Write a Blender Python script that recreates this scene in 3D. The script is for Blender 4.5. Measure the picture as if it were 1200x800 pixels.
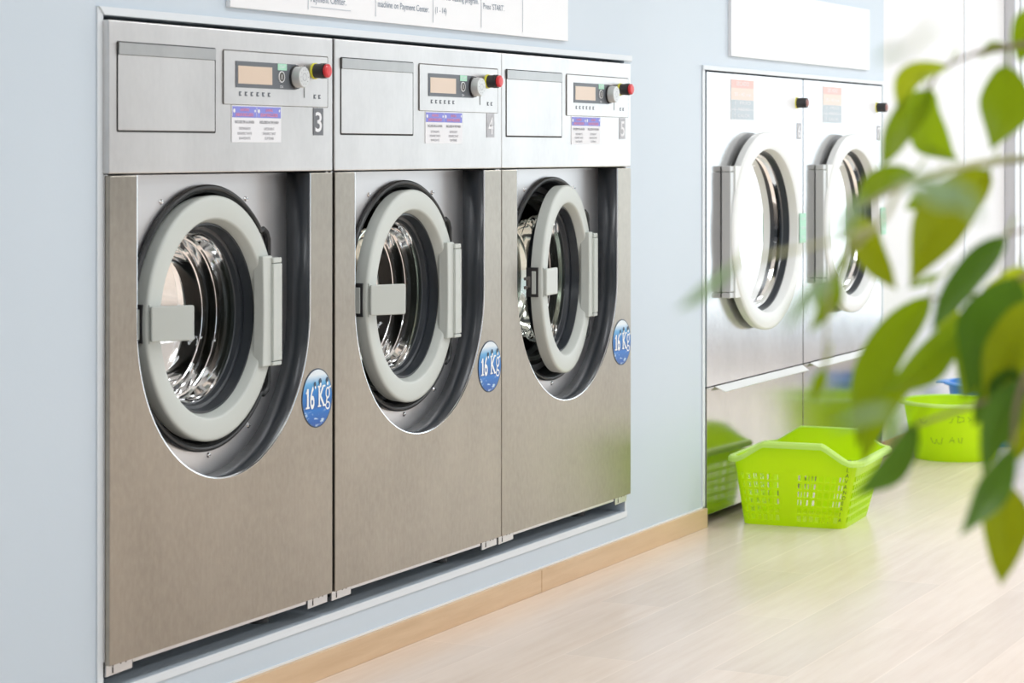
import bpy, bmesh, math, random
from mathutils import Vector, Matrix
PI = math.pi
for o in list(bpy.data.objects): bpy.data.objects.remove(o)
SC = bpy.context.scene
COL = SC.collection

# ---------------------------------------------------------------- camera
FPX, HOR = 2780.0, 178.0            # focal length in px of a 1200 px wide frame, horizon row
TH = math.atan(1345.0 / FPX)        # angle between the view axis and the wall
CT, ST = math.cos(TH), math.sin(TH)
DCAM, ZCAM = 2.758, 1.21
cam = bpy.data.cameras.new('camera'); camo = bpy.data.objects.new('camera', cam); COL.objects.link(camo)
camo.location = (0, -DCAM, ZCAM); camo.rotation_euler = (PI/2, 0, TH - PI/2)
cam.sensor_width = 36; cam.lens = FPX / 1200 * 36; cam.shift_y = -(400 - HOR) / 1200
cam.clip_start = .05; cam.clip_end = 100
cam.dof.use_dof = True; cam.dof.focus_distance = 6.0; cam.dof.aperture_fstop = 6.6
SC.camera = camo

# ---------------------------------------------------------------- light and exposure
vs = SC.view_settings
vs.view_transform = 'Standard'; vs.look = 'None'; vs.gamma = 1; vs.use_curve_mapping = False
vs.exposure = -0.88
W = bpy.data.worlds.new('daylight'); SC.world = W; W.use_nodes = True
W.node_tree.nodes['Background'].inputs[0].default_value = (.88, .94, 1, 1)
W.node_tree.nodes['Background'].inputs[1].default_value = 1.9
def area(name, loc, rot, sx, sy, power, color=(1, 1, 1)):
    l = bpy.data.lights.new(name, 'AREA'); l.shape = 'RECTANGLE'; l.size = sx; l.size_y = sy
    l.energy = power; l.color = color
    o = bpy.data.objects.new(name, l); COL.objects.link(o); o.location = loc; o.rotation_euler = rot
    return o
CEIL = 2.9
FILL_LAMPS = [(2.2, -1.7, 34), (5.0, -1.7, 36), (7.8, -1.7, 36), (10.6, -1.7, 62), (2.2, -4.2, 40), (5.0, -4.2, 40), (7.8, -4.2, 46), (10.6, -4.2, 56)]
for x, y, p in FILL_LAMPS:
    area('ceiling_fill_light', (x, y, CEIL - .075), (0, 0, 0), 1.3, .5, p, (.92, .965, 1))  # fill lamps added below the unseen ceiling panels
# daylight entering through the shop windows of the far end and of the street side
area('window_daylight', (13.45, -2.6, 1.40), (0, -PI/2, 0), 2.3, 4.6, 80, (.95, .98, 1)).rotation_euler = (0, PI/2, 0)

# ---------------------------------------------------------------- materials
M = {}
def mat(name, color=(.8, .8, .8), rough=.5, metal=0., spec=.5, emit=None, es=0., coat=0., trans=0., sheen=0.):
    m = bpy.data.materials.new(name); m.use_nodes = True
    b = m.node_tree.nodes['Principled BSDF']
    b.inputs['Base Color'].default_value = (*color, 1); b.inputs['Roughness'].default_value = rough
    b.inputs['Metallic'].default_value = metal; b.inputs['Specular IOR Level'].default_value = spec
    b.inputs['Coat Weight'].default_value = coat; b.inputs['Transmission Weight'].default_value = trans
    if coat: b.inputs['Coat Roughness'].default_value = .08
    if emit: b.inputs['Emission Color'].default_value = (*emit, 1); b.inputs['Emission Strength'].default_value = es
    M[name] = m; return m
def nodes(m): return m.node_tree.nodes, m.node_tree.links, m.node_tree.nodes['Principled BSDF']
def coords(m, scale=(1, 1, 1), kind='Object'):
    n, l, b = nodes(m)
    t = n.new('ShaderNodeTexCoord'); mp = n.new('ShaderNodeMapping'); mp.inputs['Scale'].default_value = scale
    l.new(t.outputs[kind], mp.inputs[0]); return mp.outputs[0]
def noise(m, vec, scale=5., detail=3., rough=.5):
    n, l, b = nodes(m); t = n.new('ShaderNodeTexNoise'); l.new(vec, t.inputs['Vector'])
    t.inputs['Scale'].default_value = scale; t.inputs['Detail'].default_value = detail; t.inputs['Roughness'].default_value = rough
    return t.outputs['Fac']
def ramp(m, fac, stops):
    n, l, b = nodes(m); r = n.new('ShaderNodeValToRGB'); l.new(fac, r.inputs[0]); e = r.color_ramp.elements
    while len(e) < len(stops): e.new(.5)
    for i, (p, c) in enumerate(stops): e[i].position = p; e[i].color = (*c, 1)
    return r.outputs[0]
def maprange(m, fac, a, b_, c, d):
    n, l, b = nodes(m); r = n.new('ShaderNodeMapRange'); l.new(fac, r.inputs[0])
    for k, v in zip(range(1, 5), (a, b_, c, d)): r.inputs[k].default_value = v
    return r.outputs[0]
def bump(m, h, strength=.1, dist=.01):
    n, l, b = nodes(m); t = n.new('ShaderNodeBump'); l.new(h, t.inputs['Height'])
    t.inputs['Strength'].default_value = strength; t.inputs['Distance'].default_value = dist
    l.new(t.outputs[0], b.inputs['Normal'])
def mix(m, fac, a, b_):
    n, l, b = nodes(m); t = n.new('ShaderNodeMix'); t.data_type = 'RGBA'
    if isinstance(fac, float): t.inputs[0].default_value = fac
    else: l.new(fac, t.inputs[0])
    for s, v in ((t.inputs[6], a), (t.inputs[7], b_)):
        if isinstance(v, tuple): s.default_value = (*v, 1)
        else: l.new(v, s)
    return t.outputs[2]

def steel(name, col, rough, tex=1.):
    m = mat(name, col, rough, 1.0); n, l, b = nodes(m)
    def pos(scale):
        g_ = n.new('ShaderNodeNewGeometry'); mp = n.new('ShaderNodeMapping'); mp.inputs['Scale'].default_value = scale; l.new(g_.outputs['Position'], mp.inputs[0]); return mp.outputs[0]
    smudge = noise(m, pos((3, 3, 2)), 1.6, 4, .55); mott = noise(m, pos((70, 70, 40)), 1, 3, .6); brush = noise(m, pos((240, 240, 4)), 1, 2)
    c1 = mix(m, maprange(m, smudge, .35, .65, 0., 1.), tuple(c*.92 for c in col), tuple(min(1, c*1.05) for c in col))
    c2 = mix(m, maprange(m, mott, .35, .70, 0., .55*tex), c1, tuple(min(1, c*1.22+.03) for c in col))
    l.new(mix(m, maprange(m, brush, .4, .8, 0., .28*tex), c2, tuple(c*.86 for c in col)), b.inputs['Base Color'])
    bump(m, mott, .03, .002)
    return m
steel('brushed_steel', (.37, .337, .29), .30, .7)
steel('header_steel', (.67, .66, .655), .34, .25)
steel('lip_steel', (.47, .475, .475), .36, .25)
steel('dryer_steel', (.65, .645, .65), .17, .5)
steel('drawer_steel', (.50, .475, .44), .17, .5)
mat('porthole_steel', (.70, .70, .71), .38, 1.0)
mat('chrome', (.85, .86, .88), .12, 1.0)
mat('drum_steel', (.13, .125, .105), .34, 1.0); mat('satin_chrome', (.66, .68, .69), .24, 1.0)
mat('dark_steel', (.20, .19, .18), .5, .6)  # dark grey metal of dryer cabinet, latch parts and panel surround
mat('grey_plastic', (.60, .635, .60), .38)
mat('grey_plastic_seam', (.25, .27, .26), .5)
mat('white_plastic', (.82, .84, .83), .3)
mat('silver_paint', (.66, .68, .68), .28, .25)
mat('black_rubber', (.018, .020, .022), .35)
mat('black_gloss', (.030, .036, .044), .28)
mat('black_plastic', (.03, .03, .032), .4)
mat('red_plastic', (.75, .04, .05), .3)
mat('yellow_plastic', (.85, .8, .05), .4)
mat('faded_cap', (.42, .22, .20), .5)
mat('lcd_frame', (.12, .135, .155), .35)
mat('lcd', (.72, .58, .46), .25, emit=(.9, .62, .45), es=.06)
mat('key_grey', (.10, .10, .09), .4)
mat('label_white', (.86, .87, .90), .5)
mat('label_purple', (.25, .27, .74), .5)
mat('label_red', (.80, .28, .42), .5)
mat('label_ink', (.25, .25, .28), .6)
mat('label_grey', (.15, .16, .18), .5); mat('label_pale_grey', (.50, .51, .54), .5)
mat('label_coral', (.86, .58, .54), .5)
mat('label_peach', (.90, .74, .66), .5)
mat('label_bluegrey', (.55, .63, .68), .5)
mat('label_green', (.45, .80, .62), .5)
mat('sign_white', (.90, .91, .93), .35)
mat('sign_text', (.24, .30, .38), .6)
mat('sign_line', (.55, .60, .66), .6)
mat('sign_edge', (.40, .42, .43), .5)
mat('painted_metal', (.78, .83, .87), .4)
mat('caulk', (.85, .86, .86), .5)
mat('aluminium', (.62, .62, .64), .3, .9)
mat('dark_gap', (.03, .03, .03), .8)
mat('niche_dark', (.10, .10, .105), .9)  # even dark grey of the niche floor
mat('blue_plastic', (.06, .30, .78), .32)
mat('marker_ink', (.12, .22, .03), .6)
mat('fill_lamp_diffuser', (.9, .9, .9), .5, emit=(.97, .99, 1), es=3.0)
mat('white_lacquer', (.86, .86, .87), .35)
mat('terracotta', (.80, .79, .77), .5)
mat('soil', (.06, .04, .03), .9)
mat('poster_red', (.80, .12, .12), .5)
mat('sticker_white', (.92, .94, .96), .4)
mat('sticker_dark', (.02, .05, .10), .4)

# lime plastic (slightly translucent)
def lime(name, col):
    m = mat(name, col, .32); n, l, b = nodes(m)
    tr = n.new('ShaderNodeBsdfTranslucent'); tr.inputs[0].default_value = (*col, 1)
    mx = n.new('ShaderNodeMixShader'); mx.inputs[0].default_value = .45
    l.new(b.outputs[0], mx.inputs[1]); l.new(tr.outputs[0], mx.inputs[2]); l.new(mx.outputs[0], n['Material Output'].inputs[0])
lime('lime_plastic', (.78, 1.0, .0)); lime('lime_rim', (.80, 1.0, .30))

# painted wall
m = mat('wall_paint', (.66, .745, .775), .42); n, l, b = nodes(m)
v = coords(m); nz = noise(m, v, 1.2, 4)
l.new(mix(m, maprange(m, nz, .3, .7, 0., 1.), (.605, .693, .775), (.635, .72, .798)), b.inputs['Base Color'])
bump(m, noise(m, v, 160, 2), .05, .003)
mat('white_wall', (.84, .84, .845), .5); mat('ceiling_paint', (.86, .87, .88), .7)

# wood laminate floor: planks run along x
def wood(name, c0, c1, rough, planks):
    m = mat(name, c0, rough, coat=.0); n, l, b = nodes(m)
    grain = noise(m, coords(m, (1.2, 16, 16)), 2.2, 6, .6)
    big = noise(m, coords(m, (.8, 2.2, 2.2)), 1.6, 3)
    base = mix(m, maprange(m, grain, .3, .7, 0., 1.), c0, c1)
    base = mix(m, maprange(m, big, .35, .65, 0., .45), base, tuple(min(1, c*1.10) for c in c1))
    if planks:
        br = n.new('ShaderNodeTexBrick'); l.new(coords(m, (1, 1, 1)), br.inputs['Vector'])
        br.inputs['Scale'].default_value = 1; br.inputs['Brick Width'].default_value = 1.3; br.inputs['Row Height'].default_value = .19
        br.inputs['Mortar Size'].default_value = .0028; br.inputs['Mortar Smooth'].default_value = .1
        br.inputs['Color1'].default_value = (.90, .90, .90, 1); br.inputs['Color2'].default_value = (1.08, 1.06, 1.04, 1)
        br.inputs['Mortar'].default_value = (1.10, 1.10, 1.10, 1)
        mu = n.new('ShaderNodeMix'); mu.data_type = 'RGBA'; mu.blend_type = 'MULTIPLY'; mu.inputs[0].default_value = .55
        l.new(base, mu.inputs[6]); l.new(br.outputs['Color'], mu.inputs[7]); base = mu.outputs[2]
    l.new(base, b.inputs['Base Color'])
wood('floor_laminate', (.78, .635, .53), (.87, .745, .645), .24, True)
wood('skirting_wood', (.60, .40, .23), (.72, .52, .33), .4, False)

# clear glass: straight-through transparency plus a Fresnel mirror layer
def glass(name, tint, gl=(1, 1, 1), rough=.02, ior=1.5):
    m = bpy.data.materials.new(name); m.use_nodes = True; n, l = m.node_tree.nodes, m.node_tree.links
    n.remove(n['Principled BSDF'])
    t = n.new('ShaderNodeBsdfTransparent'); t.inputs[0].default_value = (*tint, 1)
    g = n.new('ShaderNodeBsdfGlossy'); g.inputs['Color'].default_value = (*gl, 1); g.inputs['Roughness'].default_value = rough
    f = n.new('ShaderNodeFresnel'); f.inputs[0].default_value = ior
    mx = n.new('ShaderNodeMixShader'); l.new(f.outputs[0], mx.inputs[0]); l.new(t.outputs[0], mx.inputs[1]); l.new(g.outputs[0], mx.inputs[2])
    l.new(mx.outputs[0], n['Material Output'].inputs[0]); M[name] = m
glass('door_glass', (.72, .76, .70), rough=.06, ior=1.42); glass('dryer_glass', (.84, .86, .88), ior=1.58); glass('shop_glass', (.95, .97, .97))

# capacity sticker print: white sky, blue sea with wavelets
m = mat('sea_print', (.1, .4, .8), .35); n, l, b = nodes(m)
sx = n.new('ShaderNodeSeparateXYZ'); t = n.new('ShaderNodeTexCoord'); l.new(t.outputs['Object'], sx.inputs[0])
g = ramp(m, maprange(m, sx.outputs['Z'], -.066, .066, 0., 1.), [(0, (.0, .07, .36)), (.30, (.0, .17, .58)), (.34, (.0, .11, .42)), (.60, (.0, .19, .58)), (.76, (.12, .42, .74)), (.90, (.78, .86, .92))])
wv = noise(m, coords(m, (30, 30, 90)), 1, 4, .6)
low = maprange(m, sx.outputs['Z'], -.026, -.018, 1., 0.)
mm = n.new('ShaderNodeMath'); mm.operation = 'MULTIPLY'; l.new(maprange(m, wv, .55, .66, 0., .8), mm.inputs[0]); l.new(low, mm.inputs[1])
l.new(mix(m, mm.outputs[0], g, (.65, .85, .95)), b.inputs['Base Color'])

def leafmat(name, c, ct):
    m = mat(name, c, .38); n, l, b = nodes(m)
    nz = noise(m, coords(m, (60, 60, 60)), 1, 3)
    l.new(mix(m, maprange(m, nz, .3, .7, 0., 1.), c, tuple(x*.82 for x in c)), b.inputs['Base Color']); b.inputs['Specular IOR Level'].default_value = .3
    tr = n.new('ShaderNodeBsdfTranslucent'); tr.inputs[0].default_value = (*ct, 1)
    mx = n.new('ShaderNodeMixShader'); mx.inputs[0].default_value = .45
    l.new(b.outputs[0], mx.inputs[1]); l.new(tr.outputs[0], mx.inputs[2]); l.new(mx.outputs[0], n['Material Output'].inputs[0])
leafmat('leaf_green', (.19, .33, .01), (.40, .56, .005))
leafmat('leaf_dark', (.09, .22, .03), (.16, .32, .02))
leafmat('leaf_olive', (.27, .36, .012), (.48, .55, .005))
leafmat('leaf_young', (.42, .56, .02), (.70, .80, .02))
leafmat('leaf_sheen', (.30, .48, .24), (.45, .62, .32))  # sheen and blur of the nearest leaves put into a paler green
mat('bark', (.36, .27, .17), .7); mat('twig', (.50, .50, .24), .6)

# ---------------------------------------------------------------- mesh helpers
class MB:
    def __init__(s): s.v = []; s.f = []; s.m = []; s.sm = []
    def add(s, vs, fs, mi=0, smooth=False):
        k = len(s.v); s.v += [tuple(p) for p in vs]
        for f in fs: s.f.append([i + k for i in f]); s.m.append(mi); s.sm.append(smooth)
        return s
    def box(s, x0, x1, y0, y1, z0, z1, mi=0):
        vs = [(x, y, z) for x in (x0, x1) for y in (y0, y1) for z in (z0, z1)]
        return s.add(vs, [(0, 1, 3, 2), (4, 6, 7, 5), (0, 4, 5, 1), (2, 3, 7, 6), (0, 2, 6, 4), (1, 5, 7, 3)], mi)
    def prism(s, pts, y0, y1, mi=0, smooth=False):
        """pts: outline in x,z (counter-clockwise seen from -y); y0 is the front"""
        n = len(pts); vs = [(x, y0, z) for x, z in pts] + [(x, y1, z) for x, z in pts]
        fs = [list(range(n)), list(range(2*n-1, n-1, -1))]
        s.add(vs, fs, mi)
        k = len(s.v) - 2*n
        for i in range(n):
            j = (i+1) % n; s.f.append([k+j, k+i, k+n+i, k+n+j]); s.m.append(mi); s.sm.append(smooth)
        return s
    def lathe(s, prof, c=(0, 0, 0), n=72, mi=0, smooth=True, sx=1., axis='y', closed=False):
        """prof: (radius, offset along the axis)"""
        vs = []
        for r, a in prof:
            for i in range(n):
                t = 2*PI*i/n; u, w = r*math.cos(t)*sx, r*math.sin(t)
                vs.append((c[0]+u, c[1]+a, c[2]+w) if axis == 'y' else (c[0]+u, c[1]+w, c[2]+a))
        fs = []
        P = len(prof)
        for k in range(P if closed else P-1):
            k2 = (k+1) % P
            for i in range(n):
                j = (i+1) % n; fs.append((k*n+i, k*n+j, k2*n+j, k2*n+i))
        return s.add(vs, fs, mi, smooth)
    def disc(s, r, c=(0, 0, 0), n=48, mi=0, axis='y', sx=1.):
        vs = [((c[0]+r*math.cos(2*PI*i/n)*sx, c[1], c[2]+r*math.sin(2*PI*i/n)) if axis == 'y' else (c[0]+r*math.cos(2*PI*i/n)*sx, c[1]+r*math.sin(2*PI*i/n), c[2])) for i in range(n)]
        return s.add(vs, [list(range(n))], mi)
    def tube(s, pts, r, n=8, mi=0, closed=False, caps=True, sy=1.):
        P = [Vector(p) for p in pts]; N = len(P); rs = r if isinstance(r, (list, tuple)) else [r]*N
        vs = []; up = None
        for i, p in enumerate(P):
            a = P[(i-1) % N] if (closed or i > 0) else p; b = P[(i+1) % N] if (closed or i < N-1) else p
            t = (b-a).normalized()
            if up is None: up = t.orthogonal().normalized()
            up = (up - t*up.dot(t)).normalized(); w = t.cross(up)
            for k in range(n):
                an = 2*PI*k/n; vs.append(p + up*(math.cos(an)*rs[i]) + w*(math.sin(an)*rs[i]*sy))
        fs = []
        for i in range(N if closed else N-1):
            i2 = (i+1) % N
            for k in range(n): fs.append((i*n+k, i*n+(k+1) % n, i2*n+(k+1) % n, i2*n+k))
        s.add(vs, fs, mi, True)
        if caps and not closed: s.add(vs[:n], [list(range(n))[::-1]], mi); s.add(vs[-n:], [list(range(n))], mi)
        return s
    def text(s, body, x, z, size, y=0., mi=0, align='LEFT', bold=0., sx=1., fn=None, rot=0., fit=None):
        c = bpy.data.curves.new('t', 'FONT'); c.body = body; c.size = size; c.align_x = align; c.offset = bold; c.resolution_u = 3
        o = bpy.data.objects.new('t', c); COL.objects.link(o)
        me = bpy.data.meshes.new_from_object(o.evaluated_get(bpy.context.evaluated_depsgraph_get()))
        vs = [(p.co.x*sx, p.co.y) for p in me.vertices]
        if fit and vs:
            w = max(p[0] for p in vs) - min(p[0] for p in vs); k = fit/w; vs = [(a*k, b) for a, b in vs]
        ca, sa = math.cos(rot), math.sin(rot); vs = [(a*ca-b*sa, a*sa+b*ca) for a, b in vs]
        vs = [fn(x+a, z+b) if fn else (x+a, y, z+b) for a, b in vs]
        s.add(vs, [list(p.vertices) for p in me.polygons], mi)
        bpy.data.objects.remove(o); bpy.data.curves.remove(c); bpy.data.meshes.remove(me)
        return s
    def build(s, name, mats, parent=None, loc=(0, 0, 0), bevel=0., seg=2, solid=0., origin=None, fix=True):
        if origin: s.v = [(a-origin[0], b-origin[1], c-origin[2]) for a, b, c in s.v]; loc = origin
        me = bpy.data.meshes.new(name); me.from_pydata(s.v, [], s.f)
        for k in (mats if isinstance(mats, (list, tuple)) else [mats]): me.materials.append(M[k])
        me.polygons.foreach_set('material_index', s.m); me.polygons.foreach_set('use_smooth', s.sm)
        if fix:
            bm = bmesh.new(); bm.from_mesh(me); bmesh.ops.remove_doubles(bm, verts=bm.verts, dist=1e-6)
            bmesh.ops.recalc_face_normals(bm, faces=bm.faces); bm.to_mesh(me); bm.free()
        me.update()
        if any(s.sm): me.set_sharp_from_angle(angle=math.radians(32))
        o = bpy.data.objects.new(name, me); COL.objects.link(o); o.location = loc
        if parent: o.parent = parent
        if bevel:
            b = o.modifiers.new('bevel', 'BEVEL'); b.width = bevel; b.segments = seg; b.limit_method = 'ANGLE'; b.angle_limit = math.radians(40)
            b.harden_normals = False
        if solid:
            b = o.modifiers.new('solid', 'SOLIDIFY'); b.thickness = solid; b.offset = 0
        return o
def thing(name, label, cat, loc=(0, 0, 0), rz=0., group=None):
    o = bpy.data.objects.new(name, None); COL.objects.link(o); o.location = loc; o.rotation_euler = (0, 0, rz)
    o['label'] = label; o['category'] = cat
    if group: o['group'] = group
    return o
def tag(o, label, cat, group=None):
    o['label'] = label; o['category'] = cat
    if group: o['group'] = group
    return o
def struct(o): o['kind'] = 'structure'; return o
def rrect(x0, x1, z0, z1, r, n=5):
    pts = []
    for cx, cz, a in ((x1-r, z0+r, -PI/2), (x1-r, z1-r, 0), (x0+r, z1-r, PI/2), (x0+r, z0+r, PI)):
        for i in range(n+1):
            t = a + PI/2*i/n; pts.append((cx+r*math.cos(t), cz+r*math.sin(t)))
    return pts
def copy_tree(o, parent=None):
    c = o.copy(); COL.objects.link(c)
    if parent: c.parent = parent
    for ch in list(o.children): copy_tree(ch, c)
    return c
def child(o, name):
    for c in o.children:
        if c.name.split('.')[0] == name: return c

# ---------------------------------------------------------------- the room
YW = .02                       # face of the painted wall; machine fronts stand at y = 0
XL, XR, YO = -2.5, 13.2, -5.8
YB = 1.15
struct(MB().box(XL-.2, XR+.2, YO-.2, YB+.2, -.15, 0).build('floor', 'floor_laminate'))
struct(MB().box(XL-.2, XR+.2, YO-.2, YB+.2, CEIL, CEIL+.15).build('ceiling', 'ceiling_paint'))
# left (machine) wall with its two openings
N1 = (3.876, 6.5076, .14, 1.4815)       # washers' opening x0, x1, z0, z1
N2 = (7.166, 9.108, 0., 1.4755)         # dryers' opening
w = MB()
w.box(XL, N1[0], YW, YW+.12, 0, CEIL).box(N1[0], N1[1], YW, YW+.12, N1[3], CEIL).box(N1[0], N1[1], YW, YW+.12, 0, N1[2])
w.box(N1[1], N2[0], YW, YW+.12, 0, CEIL).box(N2[0], N2[1], YW, YW+.12, N2[3], CEIL).box(N2[1], 9.135, YW, YW+.12, 0, CEIL)
struct(w.build('wall_left', 'wall_paint'))
struct(MB().box(9.135, XR, YW, YW+.12, 0, CEIL).build('wall_left.001', 'white_wall'))
struct(MB().box(XL, XR, YB, YB+.15, 0, CEIL).build('wall_light_stop', 'dark_gap'))  # unseen dark wall added to keep sky light out behind the machines
struct(MB().box(XL-.15, XL, YO, YB, 0, CEIL).build('wall_rear', 'white_wall'))
struct(MB().box(N1[0], N1[1], YW+.12, YB, 0, N1[2]).build('trim_1', 'niche_dark'))
# far end wall with a broad shop window
e = MB()
ez0, ez1, ey0, ey1 = .12, 2.65, -5.0, -.35
e.box(XR, XR+.15, YO, YB, 0, ez0).box(XR, XR+.15, YO, YB, ez1, CEIL).box(XR, XR+.15, YO, ey0, ez0, ez1).box(XR, XR+.15, ey1, YB, ez0, ez1)
struct(e.build('wall_end', 'white_wall'))
struct(MB().box(XR+.07, XR+.08, ey0, ey1, ez0, ez1).build('window_1', 'shop_glass'))
# street side wall: door-height glazing
s_ = MB(); s_.box(XL, XR, YO-.15, YO, 0, .9).box(XL, XR, YO-.15, YO, 2.5, CEIL)
for a in (XL, 1.4, 5.3, 9.2, XR-.3): s_.box(a, a+.3, YO-.15, YO, .9, 2.5)
struct(s_.build('wall_right', 'white_wall'))
for i, a in enumerate((XL+.3, 1.7, 5.6, 9.5)):
    b_ = (1.4, 5.3, 9.2, XR-.3)[i]
    struct(MB().box(a, b_, YO-.08, YO-.07, .9, 2.5).build('window_%d' % (i+2), 'shop_glass'))
# skirting board in lengths, its pale caulk line, and the flat metal surrounds of the openings
for i, (a, b_) in enumerate(((XL, 2.2), (2.203, 5.90), (5.903, 7.163), (9.112, 11.05))):
    o = MB().box(a, b_, YW-.014, YW, 0, .062).build('baseboard_left' if not i else 'baseboard_left.%03d' % i, 'skirting_wood', bevel=.0015); struct(o)
struct(MB().box(XL, 7.163, YW-.004, YW, .062, .0665).box(9.112, 11.05, YW-.004, YW, .062, .0665).build('trim_2', 'caulk'))
t = MB(); y0, y1 = YW-.004, YW
t.prism([(3.857, .122), (3.876, .14), (3.876, 1.4815), (3.857, 1.498)], y0, y1)
t.prism([(3.857, 1.498), (3.876, 1.4815), (6.553, 1.4815), (6.553, 1.498)], y0-.004, y1)
t.prism([(3.857, .122), (6.5238, .122), (6.5238, .14), (3.876, .14)], y0, y1)
t.box(6.5076, 6.515, y0, y1, .14, .2)
struct(t.build('trim_3', 'painted_metal', bevel=.001))
t = MB()
t.box(7.144, 7.166, y0, y1, .062, 1.4755).box(7.144, 9.112, y0-.003, y1, 1.4755, 1.490).box(9.108, 9.118, y0, y1, .0665, 1.4755)
struct(t.build('trim_4', 'painted_metal', bevel=.001))
# panel joint and aluminium door frame farther along the wall
struct(MB().box(10.345, 10.362, YW-.004, YW, .0665, CEIL).build('trim_5', 'aluminium'))
d = MB(); d.box(11.065, 11.09, YW-.05, YW, 0, 2.3).box(11.245, 11.285, YW-.035, YW, 0, 2.3)
d.box(11.065, 12.6, YW-.05, YW, 2.3, 2.4).box(12.5, 12.6, YW-.05, YW, 0, 2.3).box(11.09, 11.245, YW-.03, YW, 0, 2.3, 1)
dd = d.build('door_1', ['aluminium', 'white_lacquer'], bevel=.004); struct(dd)
MB().box(11.285, 12.5, YW-.02, YW, 0, 2.3).build('door_leaf', 'white_lacquer', dd)
MB().lathe([(.11, -.001), (.0001, -.001)], (11.52, YW-.021, 1.60), 40).build('notice_disc', 'poster_red', dd)
# unseen ceiling luminaires, added to light the room
for i, (x, y, p) in enumerate(FILL_LAMPS):
    lt = thing('added_ceiling_light', 'added ceiling light panel with white frame, out of view, for room fill light', 'ceiling light', (x, y, CEIL), 0, 'added ceiling light panels')
    MB().box(-.68, .68, -.28, -.25, -.05, 0).box(-.68, .68, .25, .28, -.05, 0).box(-.68, -.65, -.25, .25, -.05, 0).box(.65, .68, -.25, .25, -.05, 0).build('frame', 'white_plastic', lt)
    MB().box(-.65, .65, -.25, .25, -.035, -.02).build('diffuser', 'fill_lamp_diffuser', lt)

# ---------------------------------------------------------------- wall signs
def sign(label, x0, x1, z0, z1):
    r = thing('instruction_sign', label, 'sign', (x0, YW, z0))
    MB().box(0, x1-x0, -.012, 0, 0, z1-z0, 0).build('board', ['sign_white'], r, bevel=.0008)
    return r
s1 = sign('long white instruction sign with step-by-step text above the washing machines', 4.327, 6.08, 1.522, 1.80)
Yt = -.0128
for cx in (.325, .64, .935, 1.205, 1.455):
    MB().box(cx-.001, cx+.001, Yt-.0004, Yt, .012, .27, 0).build('column_line', 'sign_line', s1)
for k_, (x, z, size, lines) in enumerate(((.045, .105, .024, ['Open the door,', 'load the laundry', 'and close the door.']), (.335, .107, .024, ['Go to the', '', 'Payment Center.']),
        (.650, .072, .0225, ['Select the number of the', 'machine on Payment Center.']), (.945, .072, .0215, ['Select the washing program.', '(1 - 14)']), (1.215, .062, .0215, ["Press 'START'."]))):
    q = MB()
    for i, t_ in enumerate(lines):
        if t_: q.text(t_, x, z - i*size*1.6, size, Yt, 0)
    q.text(str(k_+1), x, .165, .07, Yt, 0)
    q.build('step_text', 'sign_text', s1)
MB().box(.336, .52, Yt-.0004, Yt, .018, .0195).build('underline', 'sign_line', s1)
s2 = sign('short blank white sign board above the tumble dryers', 7.385, 8.911, 1.528, 1.762)

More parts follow.
